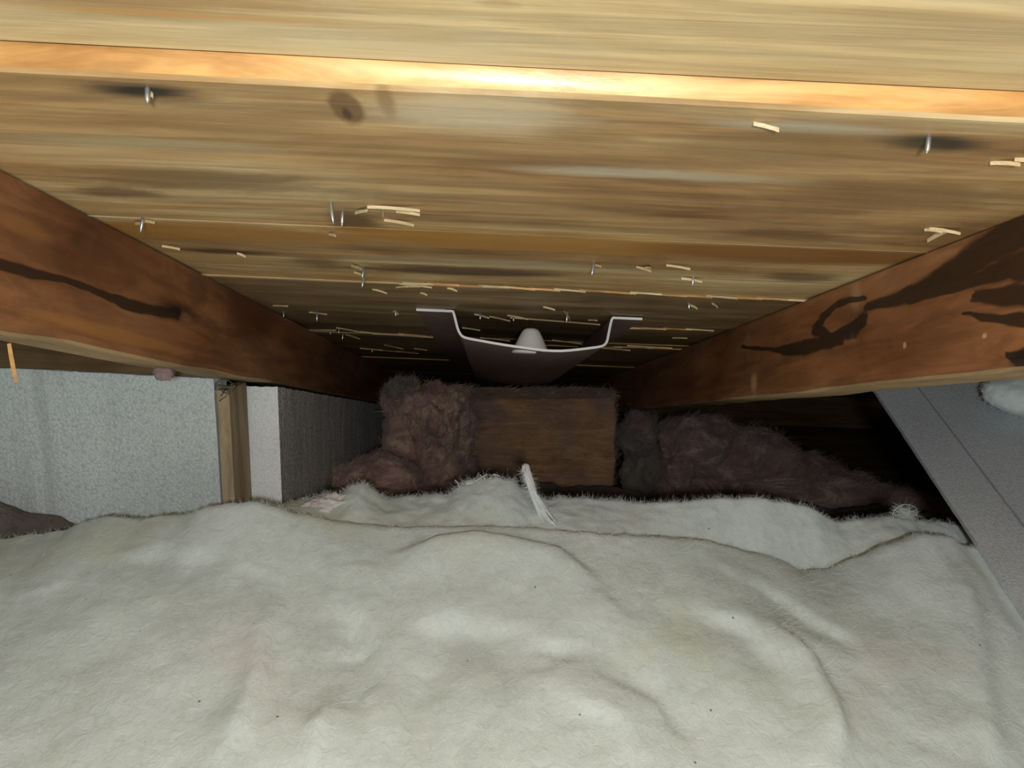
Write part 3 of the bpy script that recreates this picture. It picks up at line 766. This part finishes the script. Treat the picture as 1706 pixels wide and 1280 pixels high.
fuzz(o, M_FPINK, 12000, .026, .0005, .5, 8); fuzz(o, M_FGREY, 3000, .024, .0005, .5, 8)
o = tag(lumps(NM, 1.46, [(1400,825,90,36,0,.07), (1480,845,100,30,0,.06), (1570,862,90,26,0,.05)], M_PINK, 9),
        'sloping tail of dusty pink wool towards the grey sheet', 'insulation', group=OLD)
fuzz(o, M_FPINK, 5000, .022, .0004, .5, 9); fuzz(o, M_FGREY, 2500, .022, .0004, .5, 9)
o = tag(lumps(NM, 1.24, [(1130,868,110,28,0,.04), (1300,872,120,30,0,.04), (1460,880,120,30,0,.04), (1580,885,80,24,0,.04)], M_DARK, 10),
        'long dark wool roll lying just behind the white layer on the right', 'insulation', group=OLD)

# grey lump at the far left in front of the foam
c = at_y(-30, 905, .80)
o = clump('grey_wool_wad', (c.x, .80, c.z-.01), (.115, .024, .058), M_GREY, .18, 2.2, 21, 5)
tag(o, 'grey dusty wool wad tucked before the foam board at the left edge', 'insulation'); fuzz(o, M_GREY, 700, .01, .0002)
# pinkish tuft on the rear layer
c = at_y(552, 845, .812)
o = clump('wool_tuft', (c.x, .812, c.z-.004), (.030, .022, .017), M_PINKW, .35, 3.4, 31, 5)
tag(o, 'pinkish white wool tuft lying on the white layer at the foot of the foam', 'wool tuft', group='loose tufts'); fuzz(o, M_PINKW, 500, .010, .0002)
# wispy tuft on the crest
c = at_y(812, 812, .842)
tf = clump('wool_tuft', (c.x, .842, c.z-.004), (.032, .016, .012), M_WHITE, .35, 3.4, 33, 5)
tag(tf, 'wispy white wool tuft with long stray fibres on the crest, below the vent channel', 'wool tuft', group='loose tufts'); fuzz(tf, M_WFIB, 900, .018, .00016, 1.6)
def strand(px_pts, Y, r, mat, parent, name='strand'):
    tube([at_y(x, y, Y+random.uniform(-.003, .003)) for x, y in px_pts], r, name, mat, parent, 4)
for pts in ([(768,815),(785,806),(800,797),(812,790)], [(812,808),(808,798),(800,792),(797,788)], [(828,812),(830,800),(824,792),(808,792)], [(840,815),(842,802),(832,793),(822,790)],
            [(765,812),(762,804),(758,800)], [(780,815),(800,803),(826,799),(838,806)], [(856,815),(852,803),(846,800)], [(795,812),(806,800),(818,797),(830,803)]):
    strand(pts, .838, .00055, M_WFIB, tf)
# upright twisted rope of wool
rp = thing('wool_twist', 'pale pinkish twist of wool sticking up from the crest right of the wispy tuft', 'wool twist')
def rope(pts, mats):
    P = [at_y(x, y, Y) for x, y, Y, _ in pts]; R0 = [q[3] for q in pts]; v, f = [], []; K = 14; fine = []
    for i in range(len(P)-1):
        for s in range(6): fine.append((P[i].lerp(P[i+1], s/6), R0[i]+(R0[i+1]-R0[i])*s/6))
    fine.append((P[-1], R0[-1]))
    for i, (p, r) in enumerate(fine):
        d = (fine[min(i+1, len(fine)-1)][0]-fine[max(i-1, 0)][0]).normalized(); a = d.cross(Vector((0, 1, 0))).normalized(); b = d.cross(a)
        for j in range(K):
            an = 2*math.pi*j/K+i*.12; rr_ = r*(1+.28*math.sin(3*an-i*.3)+.3*noise.noise(Vector((math.cos(an)*2, math.sin(an)*2, i*.5)))); v.append(p+a*rr_*math.cos(an)+b*rr_*math.sin(an))
    n = len(fine)
    for i in range(n-1):
        for j in range(K): f.append((i*K+j, i*K+(j+1) % K, (i+1)*K+(j+1) % K, (i+1)*K+j))
    f += [tuple(range(K))[::-1], tuple(range((n-1)*K, n*K))]
    o = link('twisted_wool', v, f, mats, rp, smooth=True); return o
o = rope([(875,786,.812,.0014), (879,800,.808,.0024), (887,822,.804,.0032), (902,850,.797,.0055), (925,885,.782,.008), (950,915,.762,.009), (985,960,.735,.008)], M_WHITE)
fuzz(o, M_WFIB, 1500, .010, .00015)
for i in range(16):
    e = random.uniform(-6, 8); pts = [(874+e*.35, 784+random.uniform(-4, 14)), (880+e*.5, 802), (888+e*.8, 824), (902+e*1.3, 850), (926+e*1.8, 884), (952+e*2, 912)]
    n_ = random.choice((4, 5, 6)); tube([at_y(x, y, Y-.004-random.uniform(0, .004)) for (x, y), Y in list(zip(pts, (.812,.808,.804,.797,.782,.762)))[:n_]], .0007, 'strand', M_WFIB, rp, 4)
o2 = rope([(871,786,.809,.0012), (873,777,.809,.0026), (878,776,.809,.0020), (880,790,.807,.0030), (888,818,.801,.0040)], M_PINKW); o2['label'] = 'pinkish upper end'

# loose ball of fibres on the right of the crest
c = at_y(1508, 856, .84)
bl = thing('fibre_ball', 'loose see-through ball of glass fibres on the crest beside the grey sheet', 'fibre ball')
s = []
for _ in range(420):
    d = Vector((random.gauss(0, 1), random.gauss(0, 1), random.gauss(0, 1))).normalized(); s.append((c+Vector((d.x*.013, d.y*.010, d.z*.010))*random.uniform(.2, 1), d))
fibres('loose_fibre', s, M_WFIB, bl, .016, .00018, 1.8)
for _ in range(14):
    a = random.uniform(0, 6.28); pts = []
    for i in range(8):
        b = a+i*.35; pts.append(c+Vector((math.cos(b)*.015, random.uniform(-.002, .002), math.sin(b)*.012)))
    if _ < 6: tube(pts, .0003, 'strand', M_WFIB, bl, 4)

# ------------------------------------------------------------------ grey sheets on the right
def sheet(P0, d, wdir, u0, u1, w0, w1, off, th, mat, label, name='grey_foam_sheet'):
    v, f = [], []; nu, nw = 60, 12
    for s in (0, 1):
        for i in range(nu+1):
            for j in range(nw+1):
                u = u0+(u1-u0)*i/nu; we = w1(u) if callable(w1) else w1; q = w0+(we-w0)*j/nw
                e = .0006*noise.noise(Vector((u*90, s, 2))) if j == 0 else 0
                v.append(P0+d*u+wdir*(q+e)+SN*(off-s*th+.0012*noise.noise(Vector((u*5, q*5, 1)))))
    W = nw+1; N = (nu+1)*W
    for i in range(nu):
        for j in range(nw):
            a = i*W+j; f.append((a, a+1, a+W+1, a+W)); f.append((N+a, N+a+W, N+a+W+1, N+a+1))
    for i in range(nu):
        for j in (0, nw): a = i*W+j; f.append((a, a+W, N+a+W, N+a))
    for j in range(nw):
        for i in (0, nu): a = i*W+j; f.append((a, a+1, N+a+1, N+a))
    o = link(name, v, f, mat); tag(o, label, 'foam sheet', group='grey foam sheets'); return o
def on_sheet(px, py, off=0):
    r = ray(px, py); t = (SP+SN*off).dot(SN)/r.dot(SN); p = r*t-SP; return p.dot(SD), p.dot(SW)
qa, qb = on_sheet(1532, 648), on_sheet(1700, 868)
sheet(SP, SD, SW, -.75, .075, 0, lambda u: qa[1]+(qb[1]-qa[1])*(u-qa[0])/(qb[0]-qa[0])-.0018, 0, .006, M_SHEET, 'narrow grey foam strip whose left edge borders the dark eaves')
pa, pb = SP+SD*qa[0]+SW*qa[1], SP+SD*qb[0]+SW*qb[1]
d2 = (pa-pb).normalized(); w2 = (SW-d2*SW.dot(d2)).normalized()
sheet(pa, d2, w2, -.65, .060, .0008, .23, 0, .006, M_SHEET, 'wide grey foam sheet beyond the dark joint, at the right edge')
u, q = on_sheet(1700, 690)
c = SP+SD*u+SW*(q+.014)+SN*.026
o = clump('white_wool_wad', c, (.066, .045, .028), M_WHITE, .07, 2.0, 41, 5); fuzz(o, M_WFIB, 2500, .008, .00015)
tag(o, 'bright white wool wad on the wide grey sheet, under the right rafter', 'insulation')

# wood chips and lint on the left rafter
def chip(px, py, px2, py2, X, r, mat, label, cat, name, parent=None):
    a, b = at_x(px, py, X), at_x(px2, py2, X); n = 5
    v, f = [], []; dd = (b-a).normalized(); s_ = dd.cross(Vector((1, 0, 0))).normalized()
    for i in range(n+1):
        p = a.lerp(b, i/n); wd = r*(.5+.6*math.sin(math.pi*(.15+.7*i/n)))
        v += [p+s_*wd, p-s_*wd+Vector((.0005, 0, 0)), p+Vector((.0016, 0, 0))]
    for i in range(n):
        for j in range(3): f.append((i*3+j, i*3+(j+1) % 3, i*3+3+(j+1) % 3, i*3+3+j))
    f += [(0, 2, 1), (n*3, n*3+1, n*3+2)]
    o = link(name, v, f, mat, parent)
    if label: tag(o, label, cat)
    return o
chip(14, 572, 26, 636, XL-.046, .0019, M_EDGE, 'orange wood sliver hanging from the underside of the left rafter', 'wood sliver', 'wood_sliver')
c = at_x(274, 618, XL-.040)
o = clump('lint_wad', c, (.009, .012, .009), M_PINK, .3, 3, 51, 3)
tag(o, 'small wad of lint stuck under the left rafter over the wide foam board', 'lint')
